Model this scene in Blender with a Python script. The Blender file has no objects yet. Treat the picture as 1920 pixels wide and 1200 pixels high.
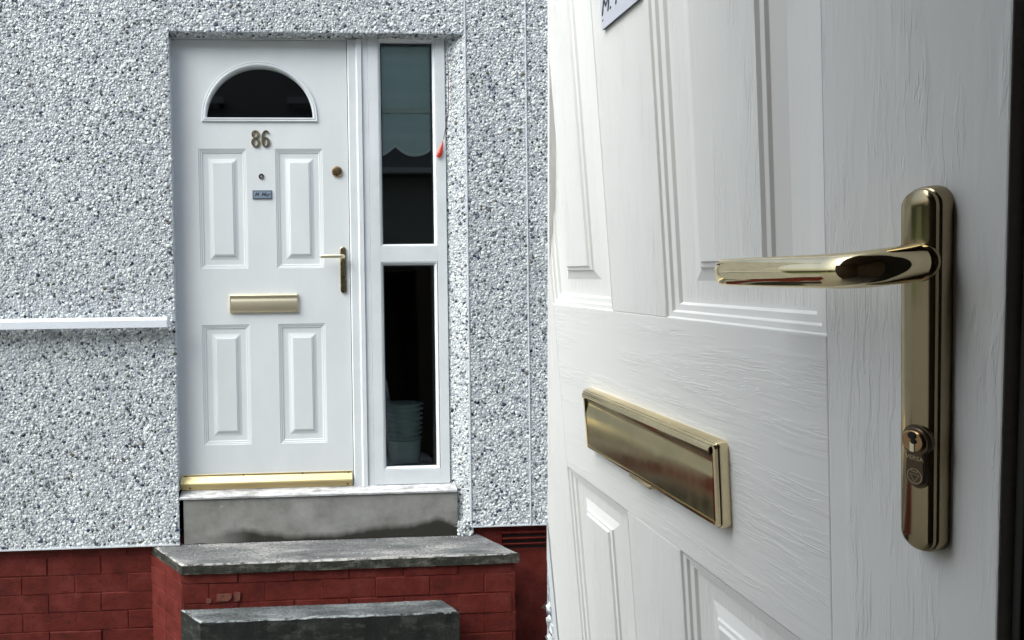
import bpy, math, random
import numpy as np
from mathutils import Matrix, Vector
S = bpy.context.scene
C = S.collection
random.seed(4); RNG = np.random.default_rng(7)

# ------------------------------------------------------------------ camera
# facade frame: x right, y into the wall (0 = face of the front door), z up; heights below are
# given as t = metres below the camera axis datum, z = ZC - t
ZC = 1.44
RF = Matrix(((0.998611, 0.016289, -0.050106), (-0.017171, 0.999704, -0.017227), (0.049810, 0.018063, 0.998595)))
SWAP = Matrix(((1, 0, 0), (0, 0, 1), (0, -1, 0)))          # (x, down, in) -> (x, in, up)
cam = bpy.data.cameras.new('camera'); camo = bpy.data.objects.new('camera', cam); C.objects.link(camo)
Rc = SWAP @ RF.transposed()
right, down, fwd = Rc.col[0], Rc.col[1], Rc.col[2]
CAMP = Vector((-0.13698, -2.74614, ZC + 0.04967))
M = Matrix((( right[0], -down[0], -fwd[0], CAMP[0]), (right[1], -down[1], -fwd[1], CAMP[1]),
            (right[2], -down[2], -fwd[2], CAMP[2]), (0, 0, 0, 1)))
camo.matrix_world = M
cam.sensor_width = 36; cam.lens = 1076.289 / 1920 * 36
cam.shift_x = (960 - 680) / 1920; cam.shift_y = 60 / 1920
cam.clip_start = 0.02; cam.clip_end = 2000
S.camera = camo

# ------------------------------------------------------------------ light: overcast daylight
SUN_EL, SUN_AZ = math.radians(48), math.radians(65)        # azimuth measured from -y (behind the camera) towards -x
w = bpy.data.worlds.new('World'); S.world = w; w.use_nodes = True
nt = w.node_tree; bg = nt.nodes['Background']
sky = nt.nodes.new('ShaderNodeTexSky'); sky.sky_type = 'NISHITA'; sky.sun_disc = False
sky.sun_elevation = SUN_EL; sky.sun_rotation = math.radians(180) + SUN_AZ; sky.dust_density = 6; sky.air_density = 1.2; sky.ozone_density = 0.6
hsv = nt.nodes.new('ShaderNodeHueSaturation'); hsv.inputs['Saturation'].default_value = 0.6
nt.links.new(sky.outputs[0], hsv.inputs['Color']); tint = nt.nodes.new('ShaderNodeMix'); tint.data_type = 'RGBA'; tint.blend_type = 'MULTIPLY'; tint.inputs[0].default_value = 1; tint.inputs[7].default_value = (.91, .985, 1.03, 1)      # cold overcast white balance
nt.links.new(hsv.outputs[0], tint.inputs[6]); nt.links.new(tint.outputs[2], bg.inputs[0]); bg.inputs[1].default_value = 0.15
sun = bpy.data.lights.new('sun', 'SUN'); sun.energy = 1.6; sun.angle = math.radians(60); sun.color = (0.90, 0.975, 1)
suno = bpy.data.objects.new('sun', sun); C.objects.link(suno)
sd = Vector((-math.sin(SUN_AZ) * math.cos(SUN_EL), -math.cos(SUN_AZ) * math.cos(SUN_EL), math.sin(SUN_EL)))
suno.rotation_euler = sd.to_track_quat('Z', 'Y').to_euler(); suno.location = (-4, -6, 8)
S.view_settings.view_transform = 'Standard'; S.view_settings.look = 'None'
S.view_settings.exposure = 0.70; S.view_settings.gamma = 1; S.view_settings.use_curve_mapping = False
S.cycles.max_bounces = 8; S.cycles.transparent_max_bounces = 12

# ------------------------------------------------------------------ materials
class Mat:
    def __init__(s, name, col=(.8, .8, .8), rough=.5, metal=0, spec=.5):
        s.m = bpy.data.materials.new(name); s.m.use_nodes = True
        s.t = s.m.node_tree; s.p = s.t.nodes['Principled BSDF']
        s.p.inputs['Base Color'].default_value = (*col, 1); s.p.inputs['Roughness'].default_value = rough
        s.p.inputs['Metallic'].default_value = metal; s.p.inputs['Specular IOR Level'].default_value = spec
        s.tc = s.t.nodes.new('ShaderNodeTexCoord')
    def n(s, typ, **kw):
        nd = s.t.nodes.new(typ)
        for k, v in kw.items():
            if hasattr(nd, k) and k not in ('Scale',): setattr(nd, k, v)
            else: nd.inputs[k].default_value = v
        return nd
    def l(s, a, b): s.t.links.new(a, b)
    def coords(s, scale=(1, 1, 1), rot=(0, 0, 0), world=False):
        mp = s.n('ShaderNodeMapping'); mp.inputs['Scale'].default_value = scale; mp.inputs['Rotation'].default_value = rot
        if world:
            g = s.n('ShaderNodeNewGeometry'); s.l(g.outputs['Position'], mp.inputs[0])
        else: s.l(s.tc.outputs['Object'], mp.inputs[0])
        return mp.outputs[0]
    def noise(s, vec, scale, detail=4, rough=.55, dist=0):
        nd = s.n('ShaderNodeTexNoise'); nd.inputs['Scale'].default_value = scale; nd.inputs['Detail'].default_value = detail
        nd.inputs['Roughness'].default_value = rough; nd.inputs['Distortion'].default_value = dist
        s.l(vec, nd.inputs['Vector']); return nd.outputs['Fac']
    def ramp(s, fac, stops, interp='LINEAR'):
        r = s.n('ShaderNodeValToRGB'); r.color_ramp.interpolation = interp; e = r.color_ramp.elements
        while len(e) < len(stops): e.new(.5)
        for i, (p, c) in enumerate(stops):
            e[i].position = p; e[i].color = (*c, 1) if isinstance(c, tuple) else (c, c, c, 1)
        s.l(fac, r.inputs[0]); return r.outputs[0]
    def mix(s, fac, a, b, mode='MIX'):
        m = s.n('ShaderNodeMix'); m.data_type = 'RGBA'; m.blend_type = mode
        if isinstance(fac, (int, float)): m.inputs[0].default_value = fac
        else: s.l(fac, m.inputs[0])
        for k, v in ((6, a), (7, b)):
            if isinstance(v, tuple): m.inputs[k].default_value = (*v, 1)
            else: s.l(v, m.inputs[k])
        return m.outputs[2]
    def math(s, op, a, b=0):
        m = s.n('ShaderNodeMath'); m.operation = op
        for k, v in ((0, a), (1, b)):
            if isinstance(v, (int, float)): m.inputs[k].default_value = v
            else: s.l(v, m.inputs[k])
        return m.outputs[0]
    def bump(s, h, dist, strength=1):
        b = s.n('ShaderNodeBump'); b.inputs['Strength'].default_value = strength; b.inputs['Distance'].default_value = dist
        s.l(h, b.inputs['Height']); s.l(b.outputs[0], s.p.inputs['Normal']); return b
    def base(s, c): s.l(c, s.p.inputs['Base Color'])
    def rgh(s, c): s.l(c, s.p.inputs['Roughness'])

def grain_mat(name, axis, col=(.80, .795, .78), k=1.0):
    """white moulded skin with embossed wood grain running along z ('v') or x ('h')"""
    m = Mat(name, col, .42, 0, .35)
    a, b = (1, .085) if axis == 'v' else (.085, 1)
    v1 = m.coords((a, .3, b))
    warp = m.noise(m.coords((1, 1, 1)), 9, 2)
    va = m.n('ShaderNodeVectorMath'); va.operation = 'ADD'
    cs = m.n('ShaderNodeCombineXYZ'); w_ = m.math('MULTIPLY', m.math('SUBTRACT', warp, .5), .014)
    m.l(w_, cs.inputs[0 if axis == 'v' else 2]); m.l(v1, va.inputs[0]); m.l(cs.outputs[0], va.inputs[1])
    n1 = m.noise(va.outputs[0], 58, 4, .62)
    n2 = m.noise(va.outputs[0], 150, 3, .6)
    t1 = m.ramp(n1, [(.385, 0.0), (.392, .55), (.47, .40), (.477, .95), (.545, .80), (.552, .35), (.63, .25), (.637, .8)])
    t2 = m.ramp(n2, [(.40, .3), (.41, 0.0), (.60, 0.0), (.612, .55)])
    msk = m.ramp(m.noise(m.coords((a * 1.2 + .1, 1, b * 1.2 + .1)), 26, 3), [(.44, 0.03), (.55, 1.0)])
    h = m.math('MULTIPLY', m.math('ADD', t1, t2), msk)
    fine = m.noise(m.coords(), 600, 3)
    h = m.math('ADD', h, m.math('MULTIPLY', fine, .14))
    m.bump(h, (.00040 if axis == 'v' else .00027) * k, 1)
    d = m.ramp(m.noise(m.coords((1, 1, 1)), 3.0, 5, .6), [(.35, (.97, .97, .965)), (.7, (1, 1, 1))])
    m.base(m.mix(1.0, (*col,), d, 'MULTIPLY'))
    return m.m
G_S = Mat('white_moulding', (.80, .795, .78), .42, 0, .35).m
G_V = grain_mat('white_grain_vertical', 'v'); G_H = grain_mat('white_grain_horizontal', 'h')
m = Mat('white_door_skin', (.79, .81, .815), .38, 0, .35)
dd = m.ramp(m.noise(m.coords((2, 1, .8)), 2.2, 6, .6), [(.3, (.72, .745, .75)), (.7, (.80, .82, .825))]); m.base(dd)
m.bump(m.noise(m.coords((60, 10, 4)), 6, 3), .0002, .5); WHITE = m.m
m = Mat('white_upvc', (.78, .805, .825), .28, 0, .45)
m.base(m.ramp(m.noise(m.coords(), 3.5, 6, .65), [(.3, (.69, .715, .73)), (.6, (.78, .81, .83))])); UPVC = m.m
m = Mat('dirty_white_sill', (.6, .6, .6), .6)
m.base(m.ramp(m.noise(m.coords((1, 3, 4)), 14, 6, .7), [(.36, (.30, .29, .28)), (.5, (.58, .57, .57)), (.62, (.74, .74, .75))])); SILL = m.m

def brass(name, col, r, dirt=0):
    m = Mat(name, col, r, 1)
    n1 = m.noise(m.coords((1, 1, .2)), 40, 6, .7)
    m.rgh(m.ramp(n1, [(.35, r * .8), (.7, r * 1.35 + .01)]))
    sp = m.ramp(m.noise(m.coords(), 22, 5, .6), [(.30, tuple(c * .80 for c in col)), (.6, col)]); m.base(sp)
    if dirt: m.base(m.ramp(m.noise(m.coords(), 90, 6, .7), [(.38, tuple(c * .45 for c in col)), (.56, col)]))
    return m.m
BRASS = brass('polished_brass', (.80, .68, .44), .05); BRASS_PLATE = brass('plate_brass', (.33, .27, .17), .12); BRASS_FLAP = brass('flap_brass', (.55, .47, .28), .20)  # plate and flap: dark brown reflections put into the base colour
BRASS_SATIN = Mat('satin_brass', (.93, .84, .62), .45, 1).m
BRASS_FAR = brass('aged_brass', (.52, .43, .26), .22, 1)
BRASS_GOLD = Mat('gold_strip', (.90, .73, .38), .38, .9).m
DARKMET = Mat('dark_bronze', (.10, .075, .05), .35, .8).m
COPPER = brass('copper_brass', (.40, .26, .14), .2)
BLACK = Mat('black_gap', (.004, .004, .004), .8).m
RUBBER = Mat('dark_gasket', (.022, .022, .02), .6).m
GREYPL = Mat('grey_plate_edge', (.10, .13, .15), .45).m
m = Mat('name_plate_face', (.62, .64, .72), .3); PLATE_N = m.m
PLATE_F = Mat('name_plate_blue_grey', (.25, .32, .40), .3).m
PLATE_R = Mat('name_plate_rim', (.12, .16, .21), .35).m
INK = Mat('engraved_ink', (.05, .05, .07), .5).m
ETCH = Mat('etched_line', (.45, .36, .22), .5, .5).m

m = Mat('red_masonry_paint', (.075, .014, .011), .6, 0, .15)
n1 = m.noise(m.coords(world=True), 9, 7, .65); n2 = m.noise(m.coords(world=True), 60, 5, .7)
n3 = m.noise(m.coords((1, 1, 2), world=True), 22, 6, .7)
c1 = m.ramp(n1, [(.3, (.075, .0125, .010)), (.5, (.125, .019, .0135)), (.7, (.16, .032, .026))])
c2 = m.mix(m.ramp(n2, [(.62, 0.0), (.76, .55)]), c1, (.22, .085, .07)); c2 = m.mix(m.ramp(n3, [(.30, .75), (.46, 0.0)]), c2, (.045, .012, .011)); m.base(c2)
m.bump(m.math('ADD', m.math('MULTIPLY', n2, .5), m.math('ADD', m.noise(m.coords(world=True), 260, 4, .7), m.math('MULTIPLY', n1, 2.0))), .0032, .9)
RED = m.m
m = Mat('orange_bare_brick', (.38, .13, .07), .8); m.base(m.ramp(m.noise(m.coords(world=True), 80, 5, .7), [(.35, (.085, .022, .017)), (.65, (.19, .062, .038))])); BAREBRICK = m.m
def stone(name, lo, mid, hi, topcol=None, sc=6):
    m = Mat(name, mid, .75, 0, .35)
    n1 = m.noise(m.coords((1, 1, 1.6), world=True), sc, 8, .66); n2 = m.noise(m.coords(world=True), sc * 14, 6, .7)
    c = m.ramp(n1, [(.32, lo), (.5, mid), (.68, hi)])
    c = m.mix(m.ramp(n2, [(.42, .55), (.62, 0.0)]), c, tuple(x * .55 for x in lo))
    c = m.mix(m.ramp(m.noise(m.coords(world=True), sc * 30, 3, .5), [(.76, 0.0), (.79, .6)]), c, (.4, .4, .37))
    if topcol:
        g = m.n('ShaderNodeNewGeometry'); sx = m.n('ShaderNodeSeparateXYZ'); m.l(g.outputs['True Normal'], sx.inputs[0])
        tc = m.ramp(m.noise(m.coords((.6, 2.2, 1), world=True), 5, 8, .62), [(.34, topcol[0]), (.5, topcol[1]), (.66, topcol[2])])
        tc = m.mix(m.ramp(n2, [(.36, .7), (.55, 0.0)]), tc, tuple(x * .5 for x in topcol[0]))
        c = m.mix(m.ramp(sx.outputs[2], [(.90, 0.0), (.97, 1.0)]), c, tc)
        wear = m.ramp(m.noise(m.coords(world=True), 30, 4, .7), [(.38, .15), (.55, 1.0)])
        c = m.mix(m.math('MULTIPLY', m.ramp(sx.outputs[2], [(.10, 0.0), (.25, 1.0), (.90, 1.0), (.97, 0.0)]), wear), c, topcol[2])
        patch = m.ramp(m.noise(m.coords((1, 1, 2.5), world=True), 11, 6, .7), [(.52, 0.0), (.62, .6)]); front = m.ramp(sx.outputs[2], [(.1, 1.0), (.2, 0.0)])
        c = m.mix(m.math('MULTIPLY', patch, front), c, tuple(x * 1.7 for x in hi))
    m.base(c); m.bump(m.math('ADD', n2, m.math('MULTIPLY', m.noise(m.coords(world=True), sc * 60, 5, .7), .6)), .003, .8)
    return m.m
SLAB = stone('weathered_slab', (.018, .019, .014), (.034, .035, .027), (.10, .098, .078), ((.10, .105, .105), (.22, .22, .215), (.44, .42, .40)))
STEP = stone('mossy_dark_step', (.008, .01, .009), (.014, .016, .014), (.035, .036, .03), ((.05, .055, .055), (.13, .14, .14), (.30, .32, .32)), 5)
# concrete sill block: grey with a wet black tide line at its foot
m = Mat('stained_concrete', (.25, .24, .22), .8, 0, .3)
g = m.coords(world=True); n1 = m.noise(g, 7, 8, .65); n2 = m.noise(g, 45, 6, .7)
c = m.ramp(n1, [(.3, (.18, .175, .16)), (.5, (.26, .255, .235)), (.7, (.34, .33, .31))])
sx = m.n('ShaderNodeSeparateXYZ'); m.l(g, sx.inputs[0])
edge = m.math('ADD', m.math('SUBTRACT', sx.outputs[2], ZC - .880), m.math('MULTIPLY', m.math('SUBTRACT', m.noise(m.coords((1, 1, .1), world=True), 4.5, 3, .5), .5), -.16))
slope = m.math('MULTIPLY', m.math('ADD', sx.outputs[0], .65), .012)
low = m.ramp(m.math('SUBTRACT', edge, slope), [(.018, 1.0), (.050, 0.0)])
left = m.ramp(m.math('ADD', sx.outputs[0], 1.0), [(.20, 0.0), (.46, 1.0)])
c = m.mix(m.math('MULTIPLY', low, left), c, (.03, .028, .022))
spk = m.ramp(m.noise(g, 28, 5, .7), [(.66, 0.0), (.72, .7)]); c = m.mix(spk, c, (.46, .44, .40))
m.base(c); m.bump(m.math('ADD', n1, n2), .003, .7); CONC = m.m

# pebbledash
m = Mat('pebbledash_mortar', (.30, .31, .32), .9)
m.base(m.ramp(m.noise(m.coords(world=True), 130, 4, .6), [(.35, (.30, .33, .37)), (.62, (.58, .61, .65))])); MORTAR = m.m
m = Mat('pebbledash_stones', (.6, .6, .6), .55, 0, .4)
gi = m.n('ShaderNodeNewGeometry')
c = m.ramp(gi.outputs['Random Per Island'], [(0, (.02, .025, .05)), (.02, (.04, .06, .11)), (.04, (.13, .115, .09)), (.065, (.15, .16, .19)), (.11, (.26, .27, .31)), (.16, (.40, .42, .45)), (.23, (.58, .60, .62)), (.32, (.72, .75, .76)), (.60, (.80, .82, .83)), (.85, (.86, .88, .89))], 'CONSTANT')
stain = m.ramp(m.noise(m.coords((1.6, 1, .5), world=True), 1.7, 6, .65), [(.35, (.80, .81, .80)), (.62, (1, 1, 1))]); c = m.mix(1.0, c, stain, 'MULTIPLY')
c = m.mix(1.0, c, (1.0, 1.005, .985), 'MULTIPLY')
m.base(c); m.bump(m.noise(m.coords(world=True), 420, 3), .001, .4); STONES = m.m
BEAD = Mat('render_bead', (.62, .64, .66), .6).m

# glass
def glass(name, tint=(1, 1, 1)):
    mt = bpy.data.materials.new(name); mt.use_nodes = True; t = mt.node_tree; t.nodes.clear()
    o = t.nodes.new('ShaderNodeOutputMaterial'); mx = t.nodes.new('ShaderNodeMixShader'); tr = t.nodes.new('ShaderNodeBsdfTransparent')
    gl = t.nodes.new('ShaderNodeBsdfGlossy'); gl.inputs['Roughness'].default_value = 0.01; tr.inputs[0].default_value = (*tint, 1)
    fr = t.nodes.new('ShaderNodeFresnel'); fr.inputs[0].default_value = 1.5
    t.links.new(fr.outputs[0], mx.inputs[0]); t.links.new(tr.outputs[0], mx.inputs[1]); t.links.new(gl.outputs[0], mx.inputs[2]); t.links.new(mx.outputs[0], o.inputs[0])
    return mt
GLASS = glass('window_glass', (.94, .985, .98))
m = Mat('net_curtain', (.5, .66, .64), .9); m.base(m.ramp(m.noise(m.coords((.3, 1, 4)), 6, 3), [(.3, (.66, .82, .82)), (.7, (.78, .90, .90))])); CURT = m.m
HEM = Mat('curtain_hem', (.90, .95, .93), .9).m
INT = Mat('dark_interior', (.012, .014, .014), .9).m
BIN = Mat('pale_ribbed_plastic', (.62, .72, .72), .35).m
TEALEDGE = Mat('blue_black_spacer', (.012, .04, .06), .35).m

# ------------------------------------------------------------------ helpers
def link(o, parent=None):
    C.objects.link(o)
    if parent: o.parent = parent
    return o
def tag(o, label=None, cat=None, group=None, kind=None):
    if label: o['label'] = label
    if cat: o['category'] = cat
    if group: o['group'] = group
    if kind: o['kind'] = kind
    return o
def empty(name, loc=(0, 0, 0)):
    o = bpy.data.objects.new(name, None); C.objects.link(o); o.location = loc; o.empty_display_size = .1; return o

class MB:
    def __init__(s): s.v = []; s.f = []
    def add(s, vs, fs):
        b = len(s.v); s.v += [tuple(v) for v in vs]; s.f += [tuple(i + b for i in f) for f in fs]; return s
    def box(s, x0, x1, y0, y1, z0, z1):
        return s.add([(x0, y0, z0), (x1, y0, z0), (x1, y1, z0), (x0, y1, z0), (x0, y0, z1), (x1, y0, z1), (x1, y1, z1), (x0, y1, z1)],
                     [(0, 1, 5, 4), (1, 2, 6, 5), (2, 3, 7, 6), (3, 0, 4, 7), (4, 5, 6, 7), (3, 2, 1, 0)])
    def prism(s, top, z0, z1):
        """polygon footprint (ccw from above) between two heights"""
        n = len(top); vs = [(x, y, z0) for x, y in top] + [(x, y, z1) for x, y in top]
        return s.add(vs, [(i, (i + 1) % n, (i + 1) % n + n, i + n) for i in range(n)] + [tuple(range(n, 2 * n)), tuple(range(n - 1, -1, -1))])
    def loops(s, ls, cap0=False, cap1=True, flip=False):
        """bridge closed loops of equal length"""
        n = len(ls[0]); b = len(s.v); s.v += [tuple(p) for l in ls for p in l]
        fs = []
        for k in range(len(ls) - 1):
            for i in range(n):
                j = (i + 1) % n; f = (b + k * n + i, b + k * n + j, b + (k + 1) * n + j, b + (k + 1) * n + i); fs.append(f[::-1] if flip else f)
        if cap1: f = tuple(b + (len(ls) - 1) * n + i for i in range(n)); fs.append(f[::-1] if flip else f)
        if cap0: f = tuple(b + i for i in range(n))[::-1]; fs.append(f[::-1] if flip else f)
        s.f += fs; return s
    def rings(s, x0, x1, z0, z1, prof, cap1=True):
        """mitred rectangle rings: prof = [(inset, outward)], face towards -y"""
        return s.loops([[(x0 + i, -h, z0 + i), (x1 - i, -h, z0 + i), (x1 - i, -h, z1 - i), (x0 + i, -h, z1 - i)] for i, h in prof], cap1=cap1)
    def lathe(s, prof, c=(0, 0, 0), n=20, axis='y'):
        ls = []
        for r, h in prof:
            l = []
            for i in range(n):
                a = 2 * math.pi * i / n; p = (r * math.cos(a), -h, r * math.sin(a)) if axis == 'y' else (r * math.cos(a), r * math.sin(a), h)
                l.append((c[0] + p[0], c[1] + p[1], c[2] + p[2]))
            ls.append(l)
        return s.loops(ls, cap0=True, cap1=True)
    def extrude_x(s, prof, x0, x1):
        """closed profile of (y, z) swept along x"""
        return s.loops([[(x0, y, z) for y, z in prof], [(x1, y, z) for y, z in prof]], cap0=True, cap1=True)
    def build(s, name, mat, parent=None, smooth=False, bevel=0, seg=2, cut=None, angle=35):
        me = bpy.data.meshes.new(name); me.from_pydata(s.v, [], s.f); me.update()
        import bmesh
        bm = bmesh.new(); bm.from_mesh(me)
        bmesh.ops.recalc_face_normals(bm, faces=bm.faces)
        if cut:
            co, no = cut
            r = bmesh.ops.bisect_plane(bm, geom=bm.verts[:] + bm.edges[:] + bm.faces[:], plane_co=co, plane_no=no, clear_outer=True)
            ed = [e for e in r['geom_cut'] if isinstance(e, bmesh.types.BMEdge)]
            if ed:
                try: bmesh.ops.holes_fill(bm, edges=ed, sides=0)
                except Exception: pass
        if not bm.verts: bm.free(); return None
        bm.to_mesh(me); bm.free()
        if smooth:
            me.polygons.foreach_set('use_smooth', [True] * len(me.polygons))
            me.set_sharp_from_angle(angle=math.radians(angle))
        me.materials.append(mat)
        o = bpy.data.objects.new(name, me); link(o, parent)
        if bevel:
            b = o.modifiers.new('bevel', 'BEVEL'); b.width = bevel; b.segments = seg; b.limit_method = 'ANGLE'; b.angle_limit = math.radians(40)
            b.harden_normals = False
        return o

def stroke(points, width, h0, h1, mb, closed=False):
    """flat raised stroke in the xz plane; width per point"""
    n = len(points); L = []; R = []
    for i, (x, z) in enumerate(points):
        a = points[(i - 1) % n] if (closed or i > 0) else points[i]; b = points[(i + 1) % n] if (closed or i < n - 1) else points[i]
        tx, tz = b[0] - a[0], b[1] - a[1]; q = math.hypot(tx, tz) or 1; nx, nz = -tz / q, tx / q; wd = width[i] / 2
        L.append((x + nx * wd, z + nz * wd)); R.append((x - nx * wd, z - nz * wd))
    vs = []; fs = []
    for i in range(n): vs += [(L[i][0], -h1, L[i][1]), (R[i][0], -h1, R[i][1]), (L[i][0], -h0, L[i][1]), (R[i][0], -h0, R[i][1])]
    rng = range(n if closed else n - 1)
    for i in rng:
        a = 4 * i; b = 4 * ((i + 1) % n)
        fs += [(a, b, b + 1, a + 1), (a, a + 2, b + 2, b), (a + 1, b + 1, b + 3, a + 3)]
    if not closed: fs += [(0, 1, 3, 2), (4 * n - 4, 4 * n - 2, 4 * n - 1, 4 * n - 3)]
    mb.add(vs, fs)

def text_mesh(name, body, size, mat, parent, loc, extrude=.0002, shear=0, xs=1.0, bold=0):
    cu = bpy.data.curves.new(name, 'FONT'); cu.body = body; cu.size = size; cu.extrude = extrude; cu.shear = shear; cu.offset = bold
    cu.align_x = 'CENTER'; cu.align_y = 'CENTER'; cu.resolution_u = 3
    o = bpy.data.objects.new(name, cu); C.objects.link(o)
    dg = bpy.context.evaluated_depsgraph_get(); me = bpy.data.meshes.new_from_object(o.evaluated_get(dg)); bpy.data.objects.remove(o)
    me.transform(Matrix.Translation(loc) @ Matrix.Rotation(math.pi / 2, 4, 'X') @ Matrix.Diagonal((xs, 1, 1, 1)))
    me.materials.clear(); me.materials.append(mat); me.name = name
    o = bpy.data.objects.new(name, me); link(o, parent); return o

# ------------------------------------------------------------------ door builder, shared by both doors
PROF = [(0, 0), (.0013, -.0017), (.0060, -.0021), (.0076, -.0042), (.0132, -.0047), (.0152, -.0070), (.018, -.0073), (.036, -.0075),
        (.0475, -.0047), (.0490, -.0026), (.0525, -.0021), (.0545, 0)]
def door_skin(root, x0, x1, z0, z1, cols, rows, mv, mh, cut=None, k=1.0, bev=.0006, topmesh=None, depth=1.0):
    (a, b), (c, d) = cols; (l0, l1), (u0, u1) = rows; T = .044
    P = lambda name, mb, mat, **kw: mb.build(name, mat, root, cut=cut, **kw)
    P('stile', MB().box(x0, a, 0, T, z0, z1), mv, bevel=bev)
    P('stile', MB().box(d, x1, 0, T, z0, z1), mv, bevel=bev)
    P('rail', MB().box(a, d, 0, T, z0, l0), mh, bevel=bev)
    P('rail', MB().box(a, d, 0, T, l1, u0), mh, bevel=bev)
    if topmesh: topmesh(root, a, d, u1, z1, T)
    else: P('rail', MB().box(a, d, 0, T, u1, z1), mh, bevel=bev)
    P('mullion', MB().box(b, c, 0, T, l0, l1), mv, bevel=bev); P('mullion', MB().box(b, c, 0, T, u0, u1), mv, bevel=bev)
    for (p, q) in cols:
        for (r, s_) in rows:
            o = P('panel', MB().rings(p, q, r, s_, [(i * k, h * k * depth) for i, h in PROF]), mv, smooth=True, angle=14)
            if o and mv is G_V:      # mouldings are smooth, only the flats carry the embossed grain
                o.data.materials.append(G_S)
                for f in o.data.polygons: f.material_index = 0 if abs(f.normal.y) > .9985 and f.area > .0006 else 1

def letter_plate(root, x0, x1, z0, z1, hh, mat, flapmat, nm='letter_plate', notch=True):
    mb = MB(); R = .004
    def rr(ins, h, r):
        pts = []
        X0, X1, Z0, Z1 = x0 + ins, x1 - ins, z0 + ins, z1 - ins
        for cx, cz, a0 in ((X1 - r, Z0 + r, -90), (X1 - r, Z1 - r, 0), (X0 + r, Z1 - r, 90), (X0 + r, Z0 + r, 180)):
            for j in range(5):
                a = math.radians(a0 + 22.5 * j); pts.append((cx + r * math.cos(a), -h, cz + r * math.sin(a)))
        return pts
    mb.loops([rr(0, 0, .005), rr(0, hh * .55, .005), rr(.0010, hh * .78, .0046), rr(.0016, hh * .78, .0042), rr(.0022, hh * .97, .004), rr(.0030, hh, .0035), rr(.0058, hh, .002), rr(.0064, hh * .72, .0015)])
    body = mb.build(nm, mat, root, smooth=True, angle=30)
    fx0, fx1 = x0 + .0066, x1 - .0066; zt, zb = z1 - .0030, z0 + .0050
    # roller along the top edge
    rr_ = .0042; rz = zt - rr_ - .001; ry = hh - .001
    mb = MB(); n = 14
    mb.loops([[(xx, -(ry + rr_ * math.cos(2 * math.pi * i / n)), rz + rr_ * math.sin(2 * math.pi * i / n)) for i in range(n)] for xx in (fx0, fx1)], cap0=True, cap1=True)
    mb.build('hinge_bar', mat, body, smooth=True)
    # flap: hollow curve under the roller, then a flat face leaning very slightly downwards
    H = rz - rr_ - zb; pr = []
    for i in range(9):
        u = i / 8; pr.append((-(hh - .0006 - .0034 * math.sin(math.pi * u) * (1 - u)), rz - rr_ * .8 - H * .36 * u))
    pr += [(-(hh - .0002), zb + .002), (-(hh - .0014), zb), (-(hh - .007), zb), (-(hh - .007), rz)]
    mb = MB().extrude_x(pr, fx0 + .0006, fx1 - .0006)
    fl = mb.build('flap', flapmat, body, smooth=True, angle=40)
    if notch:
        cx = (x0 + x1) / 2
        MB().box(cx - .022, cx + .022, -(hh + .0004), -(hh - .004), z0 - .0018, z0 + .0035).build('pull_lip', mat, body, bevel=.0006)
    return body

def lever_handle(root, cx, zt, zb, wd, hh, zl, length, out, rv, mat, platemat, detail=True):
    """backplate with rounded ends + sprung lever reaching towards -x"""
    def st(ins, h, n=14):
        r = wd / 2 - ins; zc1 = zt - wd / 2; zc0 = zb + wd / 2; pts = []
        for i in range(n + 1):
            a = math.pi * i / n; pts.append((cx + r * math.cos(a), -h, zc1 + r * math.sin(a)))
        for i in range(n + 1):
            a = math.pi + math.pi * i / n; pts.append((cx + r * math.cos(a), -h, zc0 + r * math.sin(a)))
        return pts
    plate = MB().loops([st(0, 0), st(0, hh * .62), st(.0004, hh * .72), st(.0011, hh * .76), st(.0013, hh * .93), st(.0022, hh), st(.0036, hh * 1.05), st(.0056, hh * 1.10), st(.0078, hh * 1.135), st(min(.0098, wd * .46), hh * 1.145)]).build('door_handle', platemat, root, smooth=True, angle=28)
    # lever sweep in the x/outward plane
    path = [(cx, hh * .9), (cx, hh + (out - hh) * .35)]; R = .017
    for i in range(1, 11):
        a = math.pi / 2 * i / 10; path.append((cx - R * (1 - math.cos(a)), out - R * (1 - math.sin(a))))
    nx = 9
    for i in range(1, nx + 1): path.append((cx - R - (length - R) * i / nx, out + .0015 * math.sin(math.pi * i / nx)))
    ls = []; n = 28; N = len(path)
    for i, (x, h) in enumerate(path):
        a = path[max(0, i - 1)]; b = path[min(N - 1, i + 1)]; tx, th = b[0] - a[0], b[1] - a[1]; q = math.hypot(tx, th); nx_, nh_ = -th / q, tx / q
        u = i / (N - 1); rn = rv * (.98 - .40 * min(1, max(0, (u - .25) / .5))); rz = rv * (1.05 - .10 * u)
        ls.append([(x + nx_ * rn * math.cos(2 * math.pi * j / n), -(h + nh_ * rn * math.cos(2 * math.pi * j / n)), zl + rz * math.sin(2 * math.pi * j / n)) for j in range(n)])
    x, h = path[-1]
    for dx, sc in ((.0008, .975), (.0020, .91), (.0030, .80), (.0036, .62), (.0038, .35)):
        ls.append([(x - dx, -(h + nh_ * rn * sc * math.cos(2 * math.pi * j / n)), zl + rz * sc * math.sin(2 * math.pi * j / n)) for j in range(n)])
    lv = MB().loops(ls, cap0=True, cap1=True).build('lever', mat, plate, smooth=True, angle=50)
    if detail:
        MB().lathe([(rv * 1.14, hh * .9), (rv * 1.14, hh + .0008), (rv * 1.10, hh + .0014)], (cx, 0, zl), 28).build('collar', platemat, plate, smooth=True)
    return plate

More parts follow.
